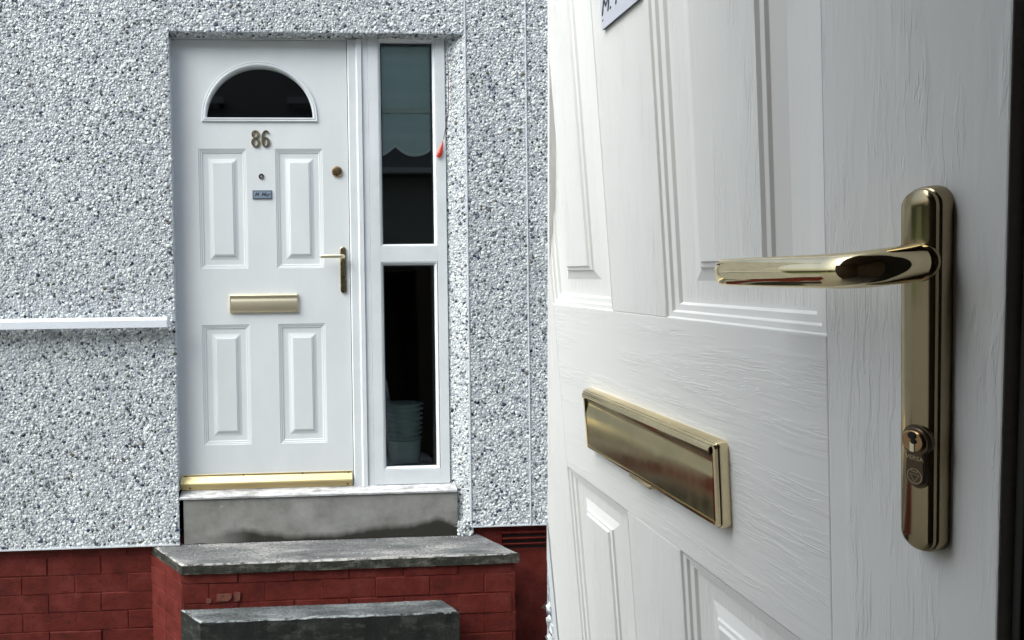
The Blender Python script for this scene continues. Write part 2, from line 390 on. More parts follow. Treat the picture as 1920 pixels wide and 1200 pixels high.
# ================================================================== setting
g = MB().box(-600, 600, -600, 600, -.3, 0).build('ground', None or stone('ground_paving', (.16, .15, .135), (.21, .20, .185), (.27, .26, .24)), None); tag(g, kind='structure')
m = Mat('lawn_grass', (.09, .12, .04), .9); m.base(m.ramp(m.noise(m.coords(world=True), 3, 8, .7), [(.35, (.05, .075, .02)), (.65, (.10, .14, .045))])); GRASS = m.m
g = MB().box(-60, -8.5, -60, 60, -.1, .02).build('lawn', GRASS); tag(g, kind='structure')

# house wall --------------------------------------------------------
WL, WR, OPT, REV = -.8655, .5000, ZC + 1.4815, .0
D = .06
house = empty('house_wall', (0, 0, 0)); tag(house, 'white and grey pebbledashed house wall around the front door and sidelight', 'house wall')
XL, XR, ZT = -1.95, 2.6, ZC + 2.05
zl_, zr_ = ZC - .876, ZC - .8360
MB().prism([(XL, -D), (WL, -D), (WL - .052, -.006), (WL - .052, .16), (XL, .16)], zl_, ZT).build('render_panel', MORTAR, house, bevel=.002)
MB().box(WL, WR, -D, .16, OPT, ZT).build('render_panel', MORTAR, house)
# right pier, its inner face splayed back to the window frame
MB().prism([(WR, -D), (XR, -D), (XR, .16), (.413, .16), (.413, .0)], zr_, ZT).build('render_panel', MORTAR, house)
MB().box(  .7855, .7895, -D - .006, -D + .002, zr_ - .004, ZT).build('expansion_bead', BEAD, house)
MB().box(WR - .002, WR + .003, -D - .005, -D + .002, zr_, ZT).build('corner_bead', BEAD, house)
MB().box(XL, WL, -D - .006, -D + .004, zl_ - .004, zl_ + .002).build('drip_bead', BEAD, house)
MB().box(WR, XR, -D - .006, -D + .004, zr_ - .005, zr_ + .001).build('drip_bead', BEAD, house)
MB().box(XL, XL + .1, .16, 5.0, 0, ZT).build('return_wall', MORTAR, house)
MB().box(XR - .1, XR, .16, 5.0, 0, ZT).build('return_wall', MORTAR, house)

def pebbles(name, o, u, v, U, V, parent, pitch=.0120, dens=1.0, rmul=1.20, seed=0, trim=None):
    """thrown stones bedded in a plane: o origin, u/v unit axes, U x V metres, outward = u x v"""
    r = np.random.default_rng(seed); o, u, v = map(np.array, (o, u, v)); nrm = np.cross(u, v); nrm = nrm / np.linalg.norm(nrm)
    nu, nv = int(U / pitch), int(V / (pitch * .88)); gi, gj = np.meshgrid(np.arange(nu), np.arange(nv)); gi = gi.ravel(); gj = gj.ravel()
    pu = (gi + .5 + .5 * (gj % 2) + r.uniform(-.38, .38, gi.size)) * pitch; pv = (gj + .5 + r.uniform(-.38, .38, gi.size)) * pitch * .88
    k = (pu < U - pitch * .3) & (pv < V - pitch * .3) & (r.random(gi.size) < dens)
    if trim is not None: k &= trim(pu, pv)
    pu, pv = pu[k], pv[k]; n = pu.size
    ra = pitch * .46 * np.exp(r.normal(0, .27, n)).clip(.5, 1.75) * rmul; el = r.uniform(.45, 1.0, n); th = r.uniform(0, math.pi, n); ht = ra * r.uniform(.10, .28, n)
    K = 6; ang = np.arange(K) / K * 2 * math.pi
    rings_ = [(1.0, -.25), (.97, .55), (.66, .93)]
    vs = np.zeros((n, 3 * K + 1, 3))
    tu = r.uniform(-.3, .3, n); tv = r.uniform(-.3, .3, n)
    for q, (rr, hh) in enumerate(rings_):
        jit = r.uniform(.74, 1.24, (n, K)); a = rr * ra[:, None] * np.cos(ang) * jit; b = rr * (ra * el)[:, None] * np.sin(ang) * jit
        x = a * np.cos(th)[:, None] - b * np.sin(th)[:, None]; y = a * np.sin(th)[:, None] + b * np.cos(th)[:, None]
        z = (hh * ht)[:, None] + x * tu[:, None] + y * tv[:, None]
        vs[:, q * K:(q + 1) * K] = o + (pu[:, None] + x)[..., None] * u + (pv[:, None] + y)[..., None] * v + z[..., None] * nrm
    vs[:, 3 * K] = o + pu[:, None] * u + pv[:, None] * v + (ht * 1.0)[:, None] * nrm
    fl = []
    for q in range(2):
        for i in range(K): j = (i + 1) % K; fl.append([q * K + i, q * K + j, (q + 1) * K + j, (q + 1) * K + i])
    quads = np.array(fl); tris = np.array([[2 * K + i, 2 * K + (i + 1) % K, 3 * K] for i in range(K)])
    st = (np.arange(n) * (3 * K + 1))[:, None, None]
    Q = (quads[None] + st).reshape(-1, 4); Tt = (tris[None] + st).reshape(-1, 3)
    me = bpy.data.meshes.new(name); me.vertices.add(n * (3 * K + 1)); me.vertices.foreach_set('co', vs.ravel())
    idx = np.concatenate([Q.ravel(), Tt.ravel()]); me.loops.add(idx.size); me.loops.foreach_set('vertex_index', idx)
    tot = np.concatenate([np.full(len(Q), 4), np.full(len(Tt), 3)]); sta = np.concatenate([[0], np.cumsum(tot)[:-1]])
    me.polygons.add(len(tot)); me.polygons.foreach_set('loop_start', sta); me.polygons.foreach_set('loop_total', tot)
    me.update(calc_edges=True); me.materials.append(STONES)
    ob = bpy.data.objects.new(name, me); link(ob, parent); ob['kind'] = 'stuff'; return ob
pebbles('pebbledash', (XL, -D, zl_), (1, 0, 0), (0, 0, 1), WL - XL, ZT - zl_, house, seed=1)
pebbles('pebbledash', (WL, -D, OPT + .002), (1, 0, 0), (0, 0, 1), WR - WL, ZT - OPT, house, seed=2)
pebbles('pebbledash', (WR + .004, -D, zr_), (1, 0, 0), (0, 0, 1), .7855 - WR - .004, ZT - zr_, house, seed=3)
pebbles('pebbledash', (.790, -D, zr_), (1, 0, 0), (0, 0, 1), XR - .790, ZT - zr_, house, seed=4)
rv = Vector((WR - .413, -D, 0)); L_ = rv.length; rv.normalize()
pebbles('pebbledash', (.413, 0, zr_ - .03), tuple(rv), (0, 0, 1), L_, OPT - zr_ + .03, house, seed=5)
pebbles('pebbledash', (WR, -D + .002, OPT), (-1, 0, 0), (0, 1, 0), WR - WL, D - .005, house, seed=6, dens=.8)
# splash of dash on the slab end under the pier
pebbles('pebbledash', (.437, -.055, ZC - .884), (1, 0, 0), (0, 0, 1), .075, .075, house, seed=8, rmul=1.3)
MB().box(.437, .512, -.054, .02, ZC - .884, zr_ + .02).build('mortar_fillet', MORTAR, house, bevel=.006)

# red painted brick plinth -------------------------------------------
plinth = empty('brick_plinth', (-1.6, -.03, 0)); tag(plinth, 'dark red painted brick plinth under the pebbledash left of the steps', 'brick plinth')
def brick_mesh(L, H, Dp, seed):
    r = random.Random(seed); mb = MB(); b = .0035
    def rect(y, i): return [(-L / 2 + i, y, -H / 2 + i), (L / 2 - i, y, -H / 2 + i), (L / 2 - i, y, H / 2 - i), (-L / 2 + i, y, H / 2 - i)]
    ls = [rect(Dp, 0), rect(b, 0), rect(b * .3, b * .4), rect(0, b)]
    ls = [[(x + r.uniform(-.0014, .0014), y + r.uniform(-.001, .001), z + r.uniform(-.0014, .0014)) for x, y, z in l] for l in ls]
    mb.loops(ls, cap0=True, cap1=True)
    o = mb.build('brick', RED, None); me = o.data; bpy.data.objects.remove(o); return me
STRETCH = [brick_mesh(.2365, .0842, .09, i) for i in range(5)]; HEADER = [brick_mesh(.1125, .0842, .09, 20 + i) for i in range(4)]
def put_brick(parent, me, loc, rz=0, sx=1, sz=1, mat=None):
    o = bpy.data.objects.new('brick', me); link(o, parent)
    pl = parent.location
    o.location = Vector(loc) - pl; o.rotation_euler = (random.uniform(-.018, .018), random.uniform(-.011, .011), rz + random.uniform(-.014, .014)); o.scale = (sx, 1, sz)
    return o
PITCH = .0868; rowz = [ZC - 1.0136 + PITCH * k for k in range(-5, 3)]       # bottom of each course
for k, z in enumerate(rowz):
    x = -1.84 + (.0 if k % 2 else .122)
    while x < -.90:
        if z < 0: break
        put_brick(plinth, random.choice(STRETCH), (x + random.uniform(-.003, .003), -.030 - random.uniform(0, .0045), z + PITCH / 2 + random.uniform(-.0015, .0015)))
        x += .2405
b_ = MB().box(XL, -.86, -.0285, .16, 0, zl_ + .02).build('mortar_bed', RED, plinth); b_.location = -plinth.location
# smooth red rendered part right of the steps
rp = empty('rendered_plinth', (.9, -.03, 0)); tag(rp, 'smooth dark red rendered plinth with louvred vent right of the steps', 'plinth')
o = MB().box(.50, XR, -.03, .16, 0, zr_ + .02).build('render_coat', RED, rp, bevel=.003); o.location = -rp.location
vx0, vx1 = .655, .872; vz = [ZC - .897, ZC - .925, ZC - .952]
o = MB().box(vx0 - .012, vx1 + .012, -.032, -.029, ZC - .975, ZC - .872).build('air_brick', RED, rp, bevel=.001); o.location = -rp.location
for z in vz:
    mb = MB(); mb.extrude_x([(-.0335, z - .005), (-.0325, z + .0045), (-.045, z + .012), (-.050, z + .020), (-.046, z + .022), (-.0335, z + .016)], vx0, vx1)
    o = mb.build('vent_louvre', RED, rp, bevel=.001); o.location = -rp.location
    o = MB().box(vx0 + .003, vx1 - .003, -.0336, -.0322, z - .0045, z + .0045).build('vent_slot', BLACK, rp); o.location = -rp.location
# flaked patch low on the red render
mb = MB(); pts = [(.845, 1.252), (.872, 1.222), (.92, 1.205), (.97, 1.21), (.98, 1.27), (.88, 1.275)]
mb.add([(x, -.0325, ZC - t) for x, t in pts], [tuple(range(len(pts)))[::-1]])
o = mb.build('flaked_patch', stone('bare_render', (.10, .08, .07), (.2, .17, .15), (.4, .36, .33), sc=12), rp); o.location = -rp.location

# entrance steps ------------------------------------------------------
D1, D2 = .295, .388
steps = empty('entrance_steps', (-.15, -.2, 0)); tag(steps, 'weathered stone landing slab and dark lower step on red bricks below the door', 'steps')
def off(o, r): o.location = -r.location; return o
zs = ZC - .8829; th = .044
def rough_slab(name, poly, z0, z1, mat, parent, seed, sub=30, amp=.0022):
    """slab whose edges wander a little"""
    r = random.Random(seed); pts = []
    n = len(poly)
    for i in range(n):
        a, b = Vector(poly[i]), Vector(poly[(i + 1) % n]); k = max(1, int((b - a).length / .03))
        for j in range(k): p = a.lerp(b, j / k); pts.append((p.x + r.uniform(-amp, amp), p.y + r.uniform(-amp, amp)))
    c = Vector((sum(p[0] for p in pts) / len(pts), sum(p[1] for p in pts) / len(pts)))
    def ins(p, q): v = Vector(p) - c; return Vector(p) - v.normalized() * q
    ls = [[(p[0], p[1], z0 + r.uniform(-.001, .001)) for p in pts], [(p[0], p[1], z1 - .006 + r.uniform(-.002, .001)) for p in pts],
          [(*ins(p, .004 + r.uniform(0, .006)), z1 - .001 - r.uniform(0, .002)) for p in pts], [(*ins(p, .012), z1) for p in pts]]
    o = MB().loops(ls, cap0=True, cap1=True).build(name, mat, None); o.parent = parent; return off(o, parent)
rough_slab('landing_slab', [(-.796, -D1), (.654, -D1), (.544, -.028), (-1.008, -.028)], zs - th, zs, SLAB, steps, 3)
e = D1 - .02; z2 = ZC - 1.085
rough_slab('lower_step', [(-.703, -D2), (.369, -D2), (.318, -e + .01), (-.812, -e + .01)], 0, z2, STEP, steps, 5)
# brick riser: front skin and skewed left flank
rows = [ZC - 1.410, ZC - 1.323, ZC - 1.236, ZC - 1.149, ZC - 1.062, ZC - .975]
for k, z in enumerate(rows):
    x = -.800 + (.116 if k % 2 else .055); first = True
    hgt = 1.0 if k < 5 else .52
    while x < .64:
        hd = (first and k % 2 == 0)
        Lh = .054 if hd else .116
        if x + Lh > .645:
            wdt = .645 - (x - Lh)
            if wdt > .05: put_brick(steps, random.choice(HEADER), ((x - Lh + .645) / 2, -e - .001, z + PITCH * hgt / 2), 0, wdt / .114, hgt)
            break
        put_brick(steps, random.choice(HEADER if hd else STRETCH), (x, -e - random.uniform(-.001, .005), z + PITCH * hgt / 2 + random.uniform(-.002, .002)), random.uniform(-.012, .012), 1, hgt)
        nxt = Lh + .116 + .006; x += nxt; first = False
    # flank
    A, B = Vector((-1.010, -.03)), Vector((-.806, -e + .004)); dv = (B - A); ang = math.atan2(dv.y, dv.x)
    for q in range(2):
        u = (q + .5) / 2; p = A + dv * u
        put_brick(steps, random.choice(HEADER), (p.x, p.y, z + PITCH * hgt / 2), ang, dv.length / 2 / .114, hgt)
o = MB().prism([(-.79, -e + .0018), (.640, -e + .0018), (.60, 0), (-.985, -.02)], 0, zs - th - .001).build('mortar_core', RED, steps); off(o, steps)
# bare orange patches where a painted face has blown
for (x, t, w_, h_) in ((-.628, 1.035, .074, .036), (-.570, 1.033, .030, .046), (-.690, 1.048, .026, .020)):
    mb = MB(); r = random.Random(int(x * 999)); n = 11
    k_ = [r.uniform(.8, 1.12) for _ in range(n)]
    def ringp(sc, y): return [(x + w_ / 2 * sc * k_[i] * max(-.92, min(.92, 1.25 * math.cos(6.283 * i / n))), y, ZC - t + h_ / 2 * sc * k_[i] * max(-.92, min(.92, 1.25 * math.sin(6.283 * i / n)))) for i in range(n)]
    off(mb.loops([ringp(1, -e - .002), ringp(.96, -e - .0078), ringp(.8, -e - .0072)]).build('bare_brick_patch', BAREBRICK, steps), steps)

# concrete block under the threshold ----------------------------------
blk = MB()
r = random.Random(2); nx_ = 40; xs = [-.849 + (.437 + .849) * i / nx_ for i in range(nx_ + 1)]
top = [ZC - .6725 + r.uniform(-.0012, .0012) for _ in xs]; bot = [ZC - .8815 + r.uniform(-.002, .003) for _ in xs]
for i in range(nx_):
    blk.add([(xs[i], -.05, bot[i]), (xs[i + 1], -.05, bot[i + 1]), (xs[i + 1], -.05, top[i + 1]), (xs[i], -.05, top[i]), (xs[i], .12, bot[i]), (xs[i + 1], .12, bot[i + 1]), (xs[i + 1], .12, top[i + 1]), (xs[i], .12, top[i])],
            [(0, 1, 2, 3), (3, 2, 6, 7), (0, 4, 5, 1)])
blk.add([(xs[0], -.05, bot[0]), (xs[0], -.05, top[0]), (xs[0], .12, top[0]), (xs[0], .12, bot[0])], [(0, 1, 2, 3)])
blk.add([(xs[-1], -.05, bot[-1]), (xs[-1], -.05, top[-1]), (xs[-1], .12, top[-1]), (xs[-1], .12, bot[-1])], [(3, 2, 1, 0)])
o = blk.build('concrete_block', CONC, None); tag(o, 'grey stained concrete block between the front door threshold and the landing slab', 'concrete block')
# crumbs of mortar and loose chippings on the slab
grit = MB(); r = random.Random(9)
for i in range(70):
    if i < 48: x, y, z = r.uniform(-.9, .5), -.056 - abs(r.gauss(0, .012)), zs
    else: x, y, z = r.uniform(-.9, .6), r.uniform(-.28, -.06), zs
    s_ = r.uniform(.0012, .0034); a = r.random() * 3
    grit.add([(x + s_ * math.cos(a + q * 1.57) * r.uniform(.7, 1.2), y + s_ * math.sin(a + q * 1.57), z) for q in range(4)] + [(x, y, z + s_ * 1.1)], [(0, 1, 4), (1, 2, 4), (2, 3, 4), (3, 0, 4)])
o = grit.build('stone_chippings', STONES, None); tag(o, 'white chippings fallen on the landing slab', 'chippings', kind='stuff')

# ================================================================== far front door
door = empty('front_door', (-.47, 0, ZC - .64)); tag(door, 'closed white panelled front door numbered 86 with half moon window', 'door')
class Sub:      # gives parts built in world numbers the door's own origin
    pass
before = set(C.objects)
dx0, dx1, dz0, dz1 = -.905, -.0545, ZC - .637, ZC + 1.474
cols = [(-.7575, -.5350), (-.3985, -.1765)]; rws = [(ZC - .4295, ZC + .1395), (ZC + .4045, ZC + .9675)]
FC, FZ, FR, FH = -.4668, ZC + 1.111, .2522, .2445
def fan_top(root, a, d, u1, z1, T):
    # top rail with an arched opening
    N = 40; arc = [(FC + (FR + .004) * math.cos(math.pi * i / N), FZ + (FH + .004) * math.sin(math.pi * i / N)) for i in range(N + 1)]
    mb = MB(); outer = []
    for x, z in arc:
        ux, uz = x - FC, z - FZ; k = 1e9
        if ux > 1e-9: k = min(k, (d - FC) / ux)
        if ux < -1e-9: k = min(k, (a - FC) / ux)
        if uz > 1e-9: k = min(k, (z1 - FZ) / uz)
        outer.append((FC + ux * k, FZ + uz * k))
    # push nearest samples into the top corners
    ci = min(range(N + 1), key=lambda i: abs(outer[i][0] - d) + abs(outer[i][1] - z1)); outer[ci] = (d, z1)
    cj = min(range(N + 1), key=lambda i: abs(outer[i][0] - a) + abs(outer[i][1] - z1)); outer[cj] = (a, z1)
    for i in range(N):
        mb.add([(arc[i][0], 0, arc[i][1]), (outer[i][0], 0, outer[i][1]), (outer[i + 1][0], 0, outer[i + 1][1]), (arc[i + 1][0], 0, arc[i + 1][1])], [(0, 1, 2, 3)])
        mb.add([(arc[i][0], 0, arc[i][1]), (arc[i + 1][0], 0, arc[i + 1][1]), (arc[i + 1][0], T, arc[i + 1][1]), (arc[i][0], T, arc[i][1])], [(0, 1, 2, 3)])
    mb.add([(a, 0, u1), (d, 0, u1), (d, 0, FZ), (a, 0, FZ), (a, T, u1), (d, T, u1), (d, T, FZ), (a, T, FZ)], [(0, 1, 2, 3), (3, 2, 6, 7)])
    mb.build('rail', WHITE, root)
door_skin(door, dx0, dx1, dz0, dz1, cols, rws, WHITE, WHITE, k=1.22, bev=.0004, topmesh=fan_top)
# moulded surround of the fanlight
prof = [(.020, 0), (.019, .004), (.015, .0075), (.010, .006), (.006, .008), (0, .007), (-.004, -.008)]
mb = MB(); ls = []
N = 48
for off_, h in prof:
    l = [(FC + (FR + off_) * math.cos(math.pi * i / N), -h, FZ + (FH + off_) * math.sin(math.pi * i / N)) for i in range(N + 1)]
    l[0] = (FC + FR + off_, -h, FZ - off_); l[-1] = (FC - FR - off_, -h, FZ - off_)
    l.insert(1, (FC + FR + off_, -h, FZ + .002)); l.insert(len(l) - 1, (FC - FR - off_, -h, FZ + .002))
    ls.append(l)
mb.loops(ls, cap1=False)
fan = mb.build('fanlight_surround', UPVC, door, smooth=True, angle=30)
mb = MB(); mb.add([(FC + FR * 1.01 * math.cos(math.pi * i / N), .012, FZ + FH * 1.01 * math.sin(math.pi * i / N)) for i in range(N + 1)], [tuple(range(N + 1))])
mb.build('glass_pane', GLASS, fan)
# house number
def ring_pts(cx, cz, rx, rz, n=26): return [(cx + rx * math.cos(6.2832 * i / n), cz + rz * math.sin(6.2832 * i / n)) for i in range(n)]
zc = ZC + 1.0135; num = []
mb = MB(); cx = -.4885
for cz, rx, rz in ((zc + .0200, .0125, .0165), (zc - .0175, .0145, .0195)):
    p = ring_pts(cx, cz, rx, rz); stroke(p, [.0045 + .0085 * abs(math.cos(6.2832 * i / 26)) ** 1.5 for i in range(26)], 0, .006, mb, True)
mb.build('house_number_digit', BRASS_FAR, door)
mb = MB(); cx = -.4425
p = ring_pts(cx + .001, zc - .0160, .0135, .0205); stroke(p, [.0045 + .0085 * abs(math.cos(6.2832 * i / 26)) ** 1.5 for i in range(26)], 0, .006, mb, True)
p = [(cx + .0125, zc + .0270), (cx + .011, zc + .0335), (cx + .004, zc + .0375), (cx - .005, zc + .0330), (cx - .0105, zc + .020), (cx - .0125, zc + .004), (cx - .0125, zc - .016)]
stroke(p, [.010, .007, .005, .008, .011, .013, .013], 0, .0062, mb)
mb.build('house_number_digit', BRASS_FAR, door)
# spyhole, latch, name plate
MB().lathe([(.0135, 0), (.0135, .003), (.011, .005), (.007, .004)], (-.4657, 0, ZC + .8372)).build('spyhole', Mat('chrome_dark', (.16, .13, .15), .25, .9).m, door, smooth=True)
MB().lathe([(.0045, .0042), (.0045, .0052)], (-.4655, 0, ZC + .8372), 12).build('lens', Mat('lens', (.35, .32, .36), .1).m, door)
MB().lathe([(.0255, 0), (.0255, .004), (.022, .009), (.017, .0105)], (-.1079, 0, ZC + .8592), 28).build('latch_cylinder', COPPER, door, smooth=True, angle=30)
MB().lathe([(.0095, .0105), (.0095, .0125)], (-.1079, 0, ZC + .8592), 16).build('lock_plug', BRASS_FAR, door)
nz0, nz1, nx0, nx1 = ZC + .7315, ZC + .7715, -.5085, -.4180
pl = MB().rings(nx0, nx1, nz0, nz1, [(0, 0), (0, .004), (.001, .005), (.0045, .005), (.005, .0042)]).build('name_plate', PLATE_R, door)
MB().box(nx0 + .0052, nx1 - .0052, -.0046, -.0040, nz0 + .0052, nz1 - .0052).build('plate_face', PLATE_F, pl)
text_mesh('plate_lettering', 'M. May', .024, INK, pl, ((nx0 + nx1) / 2, -.0048, (nz0 + nz1) / 2), shear=.35, bold=.0006)
letter_plate(door, -.6265, -.3020, ZC + .1945, ZC + .2830, .012, BRASS_SATIN, BRASS_SATIN, notch=False)
hp = lever_handle(door, -.0862, ZC + .5025, ZC + .2825, .030, .009, ZC + .4520, .1050, .048, .0092, BRASS_SATIN, BRASS_FAR, detail=False)
MB().lathe([(.0085, .0095), (.0085, .0125)], (-.0862, 0, ZC + .358), 16).build('lock_cylinder', COPPER, hp)
# gold weather bar along the foot
xa, xb = -.8665, -.0605; zt = ZC - .568; zb_ = ZC - .6385
prof = [(-.000, zt), (-.0035, zt), (-.004, zt - .010), (-.030, zt - .0345), (-.032, zt - .041), (-.014, zt - .0425), (-.012, zt - .0475), (-.010, zb_), (0, zb_)]
wb = MB().extrude_x(prof, xa, xb).build('weather_bar', BRASS_GOLD, door, bevel=.0012)
for x in (xa + .018, xa + .29, xa + .57, xb - .018):
    MB().lathe([(.0038, 0), (.0036, .0018), (.001, .0022)], (x, -.0036, zt - .006), 10).build('screw', DARKMET, wb)
for x in (xa + .040, xb - .022):
    MB().lathe([(.0045, 0), (.0042, .002), (.001, .0026)], (x, -.0105, zb_ + .009), 10).build('screw', Mat('red_rust', (.2, .02, .015), .5).m, wb)
def rebase(root):
    """children were modelled in world numbers: pull them back by the root's location"""
    for ch in root.children: ch.location = ch.location - Vector(root.location)
rebase(door)

# door frame ------------------------------------------------------------
fr = empty('door_frame', (-.45, 0, ZC - .65)); tag(fr, 'white plastic frame and threshold around the closed front door', 'door frame')
MB().box(-.93, .0155, -.004, .06, ZC + 1.4765, ZC + 1.52).build('head', UPVC, fr, bevel=.002)
mb = MB().prism([(-.0515, .05), (-.0515, -.006), (-.047, -.012), (-.012, -.012), (-.006, -.020), (.0145, -.020), (.0155, -.018), (.0155, .05)], ZC - .643, ZC + 1.4765); mb.build('jamb', UPVC, fr, bevel=.001)
MB().box(-.0545, -.0515, .004, .03, ZC - .637, ZC + 1.476).build('seal', RUBBER, fr)
MB().box(-.93, -.8735, -.040, .05, ZC - .636, ZC + 1.4765).build('jamb', UPVC, fr)
MB().extrude_x([(.05, ZC - .6720), (-.058, ZC - .6720), (-.060, ZC - .662), (-.030, ZC - .6475), (-.006, ZC - .6390), (.05, ZC - .6390)], -.866, .437).build('threshold', SILL, fr, bevel=.0015)
rebase(fr)

# sidelight ----------------------------------------------------------------
sl = empty('sidelight_window', (.23, 0, ZC - .64)); tag(sl, 'tall narrow white framed sidelight window with two dark panes beside the front door', 'window')
FX0, FX1 = .0165, .412; h = .014
glz = [((.1062, .3530), (ZC + .5140, ZC + 1.4690)), ((.1062, .3455), (ZC - .5535, ZC + .4125))]
B = .014
MB().box(FX0, .0455, -h + .002, .05, ZC - .643, ZC + 1.5100).build('mullion_cover', UPVC, sl, bevel=.0015)
MB().box(.0462, .1062 - B, -h, .05, ZC - .6380, ZC + 1.5100).build('frame_member', UPVC, sl, bevel=.0012)
MB().box(.353 + B, FX1, -h, .05, ZC - .6380, ZC + 1.5100).build('frame_member', UPVC, sl, bevel=.0012)
MB().box(.1062 - B, .353 + B, -h, .05, ZC + 1.469 + B, ZC + 1.5100).build('frame_member', UPVC, sl, bevel=.001)
MB().box(.1062 - B, .353 + B, -h, .05, ZC - .6380, ZC - .5535 - B).build('frame_member', UPVC, sl, bevel=.0012)
MB().box(.1062 - B, .353 + B, -h, .05, ZC + .4125 + B, ZC + .5140 - B).build('transom', UPVC, sl, bevel=.0012)
for (xa_, xb_), (za, zb2) in glz:
    xb_ = .353 if xb_ > .35 else .3505
    MB().rings(xa_ - B, xb_ + B, za - B, zb2 + B, [(0, h - .003), (.0015, h - .0015), (.004, h - .002), (B - .001, .002), (B, -.012)], cap1=False).build('glazing_bead', UPVC, sl, smooth=True, angle=25)
    p = MB().box(xa_, xb_, .006, .010, za, zb2).build('glass_pane', GLASS, sl)
    MB().rings(xa_ - .002, xb_ + .002, za - .002, zb2 + .002, [(0, -.0115), (.0075, -.0125), (.0085, -.020)], cap1=False).build('spacer', TEALEDGE, sl)
rebase(sl)

# interior seen through the glass --------------------------------------------
room = empty('hallway_room', (0, 1, 0)); tag(room, 'dark hallway interior behind the front door glass and sidelight', 'room')
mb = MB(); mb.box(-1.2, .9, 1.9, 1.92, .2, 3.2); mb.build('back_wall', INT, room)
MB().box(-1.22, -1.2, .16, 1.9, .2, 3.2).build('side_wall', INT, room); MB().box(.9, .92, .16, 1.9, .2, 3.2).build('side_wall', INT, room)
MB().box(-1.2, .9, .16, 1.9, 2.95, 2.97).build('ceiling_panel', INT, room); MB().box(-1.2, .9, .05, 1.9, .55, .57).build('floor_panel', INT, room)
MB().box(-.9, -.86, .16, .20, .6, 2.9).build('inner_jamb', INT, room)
rebase(room)
# scalloped net curtain
mb = MB(); hm = MB(); n = 48; x0, x1 = .085, .375
def scal(x):
    px_ = 716 + (x - .1062) / (.353 - .1062) * 93        # two scallops meeting in a point
    if px_ < 742: y = 288 - 17 * max(0, (px_ - 716) / 26) ** 1.35
    else:
        u = (px_ - 742) / 36; y = 271 + 17.5 * min(1, math.sin(min(u, 2) * math.pi / 2) ** .8 if 0 < u < 2 else 0) if u < 1.75 else 277
    return ZC - (-.951 + (y - 285) / 386)
zs_ = [(x0 + (x1 - x0) * i / n) for i in range(n + 1)]
def cy(x): return .026 + .003 * math.sin(x * 60)
for i in range(n):
    a, b = zs_[i], zs_[i + 1]; za, zb2 = scal(a), scal(b)
    mb.add([(a, cy(a), za + .009), (b, cy(b), zb2 + .009), (b, cy(b), ZC + 1.55), (a, cy(a), ZC + 1.55)], [(0, 1, 2, 3)])
    hm.add([(a, cy(a) - .0006, za - .003), (b, cy(b) - .0006, zb2 - .003), (b, cy(b) - .0006, zb2 + .012), (a, cy(a) - .0006, za + .012)], [(0, 1, 2, 3)])
cu = empty('net_curtain', (.23, .04, ZC + 1.5)); tag(cu, 'grey green net curtain with scalloped pale hem behind the upper sidelight pane', 'curtain')
mb.build('cloth', CURT, cu, smooth=True); hm.build('hem', HEM, cu, smooth=True)
MB().box(x0, x1, .0215, .0222, ZC + 1.145, ZC + 1.170).build('reflection_band', Mat('painted_reflection', (.66, .74, .68), .9).m, cu)  # pale reflection in the pane, put onto the cloth as a coloured band
rebase(cu)
# ribbed bin behind the lower pane
pr = []
zz = ZC - .600
for i in range(8):
    b = zz + .16 + .024 * i; pr += [(.080 + .0015 * i, b), (.097 + .0015 * i, b + .004), (.097 + .0015 * i, b + .008), (.080 + .0015 * i, b + .013)]
o = MB().lathe([(.07, zz - .02), (.088, zz + .1), (.092, zz + .155)] + pr, (.202, .135, 0), 36, axis='z').build('ribbed_bin', BIN, None, smooth=True, angle=60)
tag(o, 'pale ribbed bin standing indoors behind the foot of the lower sidelight pane', 'bin')

# red tag caught at the frame edge, on a thread
rt = empty('red_tag', (.392, -.02, ZC + .95)); tag(rt, 'small red plastic tag dangling at the right edge of the sidelight frame', 'tag')
REDP = Mat('red_plastic', (.62, .05, .02), .35).m; REDH = Mat('pale_red', (.8, .22, .14), .35).m
mb = MB(); ls = []
for i, (r_, dz, dxx) in enumerate([(.001, .055, .018), (.004, .036, .016), (.009, .016, .010), (.0135, -.004, .004), (.013, -.018, 0), (.007, -.025, -.002)]):
    ls.append([(.378 + dxx + r_ * math.cos(6.283 * j / 10), -.022 + r_ * .35 * math.sin(6.283 * j / 10), ZC + .945 + dz) for j in range(10)])
mb.loops(ls, cap0=True, cap1=True); mb.build('tag_body', REDP, rt, smooth=True)
MB().lathe([(.006, 0), (.005, .0015)], (.3775, -.0268, ZC + .943), 10).build('tag_spot', REDH, rt)
mb = MB(); pts = [(.398, ZC + 1.00), (.410, ZC + 1.06), (.418, ZC + 1.09), (.424, ZC + 1.14), (.425, ZC + 1.24), (.424, ZC + 1.4)]
stroke(pts, [.003] * 6, .034, .036, mb); mb.build('thread', Mat('dull_red_thread', (.14, .05, .05), .8).m, rt)
rebase(rt)

# handrail --------------------------------------------------------------------
hr = empty('handrail', (-1.5, -.14, ZC + .15)); tag(hr, 'white rectangular handrail fixed across the pebbledash left of the door', 'handrail')
RAILM = Mat('white_rail', (.80, .83, .88), .3).m
x0, x1 = -1.93, -.886; y0, y1 = -.120, -.082; za, zb2 = ZC + .1280, ZC + .1770
MB().extrude_x([(y1, za), (y0, za), (y0, zb2 - .016), (y0 + .006, zb2 - .004), (y0 + .014, zb2), (y1 - .004, zb2), (y1, zb2 - .005)], x0, x1).build('rail_bar', RAILM, hr, bevel=.0015)
MB().box(x1, x1 + .003, y0 + .001, y1 - .001, za + .001, zb2 - .002).build('end_cap', RAILM, hr, bevel=.001)
for x in (-1.0, -1.45, -1.88):
    MB().box(x - .016, x + .016, y1 + .001, -D - .002, za + .008, zb2 - .012).build('bracket', RAILM, hr, bevel=.002)
rebase(hr)

